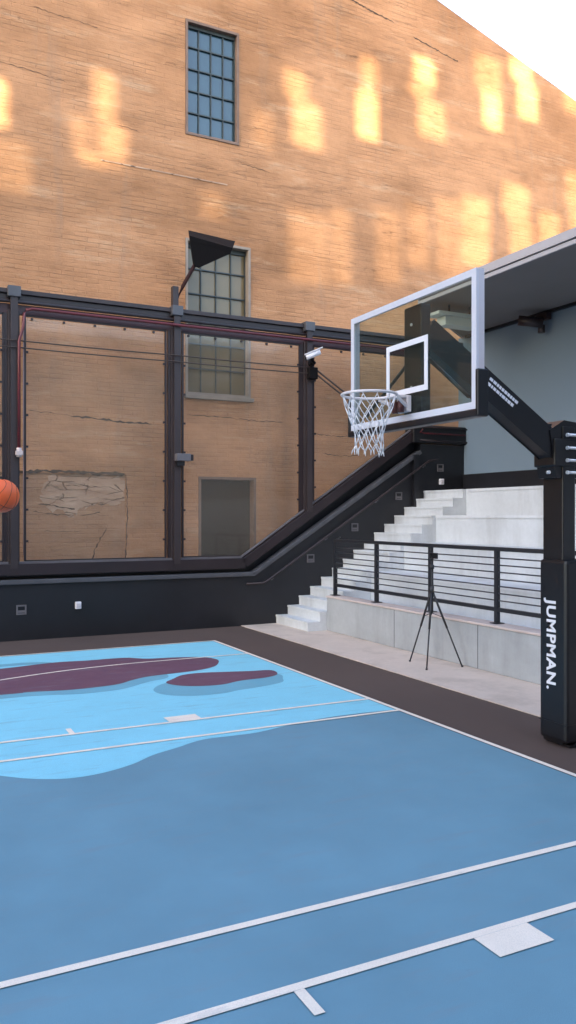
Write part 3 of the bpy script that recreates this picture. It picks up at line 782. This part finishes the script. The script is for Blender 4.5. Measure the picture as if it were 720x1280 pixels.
# lettering on the pad
def lettering(txt, x, y_right, z_top, length, height, mat, parent):
    c = bpy.data.curves.new('lettering', 'FONT'); c.body = txt; c.offset = .030; c.extrude = .004; c.space_character = 1.10
    tmp = bpy.data.objects.new('tmp', c); COL.objects.link(tmp)
    bpy.context.view_layer.update()
    me = bpy.data.meshes.new_from_object(tmp.evaluated_get(bpy.context.evaluated_depsgraph_get()))
    bpy.data.objects.remove(tmp); bpy.data.curves.remove(c)
    xs = [v.co.x for v in me.vertices]; ys = [v.co.y for v in me.vertices]
    sx = length / (max(xs) - min(xs)); sy = height / (max(ys) - min(ys))
    off = Vector((0, 0, 0)); p = parent
    while p is not None: off = off + p.location; p = p.parent
    for v in me.vertices:
        X = (v.co.x - min(xs)) * sx; Y = (v.co.y - min(ys)) * sy
        v.co = Vector((x - v.co.z * .3, y_right - Y, z_top - X)) - off
    me.materials.append(mat); o = bpy.data.objects.new('lettering', me); COL.objects.link(o); o.parent = parent
    return o
lettering('JUMPMAN.', 5.7335, 5.895, 1.405, .875, .155, M['white_paint'], pad)

# ------------------------------------------------------------------ tripod with a phone
tp = thing('tripod', (7.16, 9.55, 0), 'thin black phone tripod standing on the walkway in front of the railing', 'tripod')
ap = Vector((7.17, 9.60, 1.12))
for ft in ((7.08, 10.02, .015), (6.90, 9.36, .015), (7.50, 9.32, .015)):
    leg = MB(); ft = Vector(ft); mid = ap.lerp(ft, .5)
    leg.tube([ap, mid], .016, 8).tube([mid, ft], .011, 8); L = leg.build('leg', M['tripod'], tp)
    MB().tube([ft, ft + Vector((0, 0, .02))], .016, 8).build('foot', M['tripod'], L)
MB().tube([ap + Vector((0, 0, -.35)), ap, Vector((7.17, 9.60, 1.56))], .013, 8).build('centre_column', M['tripod'], tp)
MB().tube([ap + Vector((0, 0, -.05)), ap + Vector((0, 0, .05))], .032, 10).build('collar', M['tripod'], tp)
m = MB()
for ft in ((7.08, 10.02, .015), (6.90, 9.36, .015), (7.50, 9.32, .015)):
    MB().tube([ap + Vector((0, 0, -.34)), ap.lerp(Vector(ft), .36)], .006, 6).build('spreader', M['tripod'], tp)
MB().tube([(7.17, 9.60, 1.42), (7.17, 9.60, 1.48)], .035, 10).tube([(7.17, 9.60, 1.56), (7.17, 9.60, 1.63)], .028, 10).build('ball_head', M['tripod'], tp)
MB().box((7.12, 9.42, 1.575), (7.145, 9.62, 1.66), .006).build('clamp', M['tripod'], tp)
ph = MB().box((7.105, 9.40, 1.585), (7.118, 9.56, 1.655), .003).build('phone', simple('phone_black', (.012, .012, .014), .25), None)
tag(ph, 'black phone held sideways in the tripod clamp', 'phone')

# ------------------------------------------------------------------ the ball in flight
BC = Vector((.79, 6.18, 2.335)); BR = .121
ball = thing('basketball', (BC.x, BC.y, BC.z), 'orange basketball in mid air at the left edge of the court', 'basketball')
m = MB(); bmesh.ops.create_icosphere(m.bm, subdivisions=4, radius=BR)
for v in m.bm.verts: v.co += BC
m.build('ball_skin', M['ball'], ball, smooth=True)
m = MB(); rot = Matrix.Rotation(.7, 3, 'X') @ Matrix.Rotation(.5, 3, 'Y')
ring = lambda fn: [BC + rot @ (Vector(fn(2 * math.pi * k / 48)).normalized() * (BR + .0003)) for k in range(48)]
m.tube(ring(lambda a: (math.cos(a), math.sin(a), 0)), 0.0014, 6, closed=True)
m.tube(ring(lambda a: (0, math.cos(a), math.sin(a))), 0.0014, 6, closed=True)
for s in (-1, 1): m.tube(ring(lambda a, s=s: (s * (.62 + .25 * math.cos(2 * a)), math.cos(a), math.sin(a))), 0.0014, 6, closed=True)
m.build('seam', M['seam'], ball)

# ------------------------------------------------------------------ buildings on the other side of the yard (behind the camera): the tall one is added to shade the court and shape the sun patches
EL, AZ = 20.0, 225.0
OY = -14.0
DX = -30.0; DZ = 30.0 / math.cos(R(45)) * math.tan(R(EL))
H = [(7.99, 11.46, 8.50, 12.05, 1), (8.16, 10.42, 8.86, 11.44, 1), (9.86, 10.95, 10.37, 12.00, 2), (9.95, 12.00, 10.36, 12.85, 1), (11.46, 12.62, 12.02, 13.22, 2),  # sun patches on the far wall, carried back to cut the openings
     (11.32, 12.26, 11.93, 12.60, 1), (11.55, 11.34, 12.32, 12.24, 1), (13.30, 12.90, 14.08, 13.76, 1), (13.55, 11.97, 14.08, 12.88, 2),
     (14.44, 13.42, 15.13, 13.98, 2), (14.69, 12.48, 15.32, 13.40, 2), (16.28, 13.0, 16.89, 13.66, 1), (12.90, 8.41, 13.72, 10.17, 3),
     (14.18, 9.85, 15.05, 10.71, 3), (14.42, 8.88, 15.16, 9.83, 3), (16.36, 10.45, 17.3, 11.40, 3), (16.50, 9.66, 17.3, 10.37, 3),
     (8.05, 7.42, 8.96, 9.03, 0), (10.35, 7.7, 10.98, 9.4, 0), (12.07, 8.12, 12.85, 9.97, 0),
     (3.78, 10.05, 4.16, 11.0, 3), (3.40, 9.30, 4.40, 10.0, 3), (3.5, 9.1, 3.95, 9.97, 3), (3.95, 9.1, 4.3, 9.3, 0), (6.0, 8.5, 6.5, 9.0, 0), (9.1, 7.5, 9.6, 9.2, 0), (11.2, 8.2, 11.8, 9.7, 0), (15.4, 8.7, 16.1, 10.2, 3), (7.2, 10.2, 7.6, 11.0, 0), (1.55, 9.5, 2.08, 10.39, 2), (1.45, 8.34, 2.50, 9.29, 0)]
op = thing('sun_screen_wall', (-25, OY, 0), 'unseen tall tan wall added across the yard with openings cut to shape the sun patches', 'building')
rects = []
xs_, zs_ = {-60., 1.}, {0., 34.5}
for a, b_, c, d_, k in H:
    r_ = (a + DX, b_ + DZ, c + DX, d_ + DZ, k); rects.append(r_)
    xs_ |= {r_[0], r_[2]}; zs_ |= {r_[1], r_[3]}
xs_, zs_ = sorted(xs_), sorted(zs_); m = MB()
def inside(x, z): return any(a < x < c and b_ < z < d_ for a, b_, c, d_, _ in rects)
for j in range(len(zs_) - 1):
    i = 0
    while i < len(xs_) - 1:
        zc = (zs_[j] + zs_[j + 1]) / 2
        if inside((xs_[i] + xs_[i + 1]) / 2, zc): i += 1; continue
        i0 = i
        while i < len(xs_) - 1 and not inside((xs_[i] + xs_[i + 1]) / 2, zc): i += 1
        m.bm.faces.new([m.bm.verts.new(p) for p in ((xs_[i0], OY, zs_[j]), (xs_[i], OY, zs_[j]), (xs_[i], OY, zs_[j + 1]), (xs_[i0], OY, zs_[j + 1]))])
m.build('wall', M['opposite'], op)
for a, b_, c, d_, k in rects:
    MB().box((a, OY + .01, b_), (c, OY + .02, d_)).build('sun_filter', M['tint'][k], op)  # added filter sheet that sets how bright each sun patch is
low = MB().box((1.2, OY - 12, 0), (60, OY, 12)); lowb = low.build('opposite_low_building', M['opposite'], None)
tag(lowb, 'plain tan block of flats across the yard, lower than its neighbour', 'building')

# ------------------------------------------------------------------ camera, light, sky
cd = bpy.data.cameras.new('camera'); cam = bpy.data.objects.new('camera', cd); COL.objects.link(cam)
cd.sensor_fit = 'VERTICAL'; cd.sensor_height = 32; cd.lens = 1014 / 1280 * 32
cd.shift_y = 5 / 1280; cd.clip_end = 2000; cd.clip_start = .05
cam.location = (0, 0, 2.19); cam.rotation_euler = (R(90), 0, R(-26.7))
sc.camera = cam
sd = bpy.data.lights.new('sun', 'SUN'); sd.energy = 4.5; sd.angle = R(.35); sd.color = (1., .87, .58)
sun = bpy.data.objects.new('sun', sd); COL.objects.link(sun)
S = Vector((math.sin(R(AZ)) * math.cos(R(EL)), math.cos(R(AZ)) * math.cos(R(EL)), math.sin(R(EL))))
sun.location = S * 50; sun.rotation_euler = S.to_track_quat('Z', 'Y').to_euler()
wd = bpy.data.worlds.new('World'); sc.world = wd; wd.use_nodes = True
nt = wd.node_tree; sky = nt.nodes.new('ShaderNodeTexSky'); sky.sky_type = 'NISHITA'; sky.sun_disc = False
sky.sun_elevation = R(EL); sky.sun_rotation = R(AZ); sky.air_density = 1.; sky.dust_density = 2.5; sky.ozone_density = 1.
nt.links.new(sky.outputs[0], nt.nodes['Background'].inputs[0]); nt.nodes['Background'].inputs[1].default_value = .15
vs = sc.view_settings; vs.view_transform = 'Standard'; vs.look = 'None'; vs.gamma = 1; vs.use_curve_mapping = False
vs.exposure = 2.7
sc.cycles.max_bounces = 6; sc.cycles.transparent_max_bounces = 12; sc.cycles.use_denoising = True
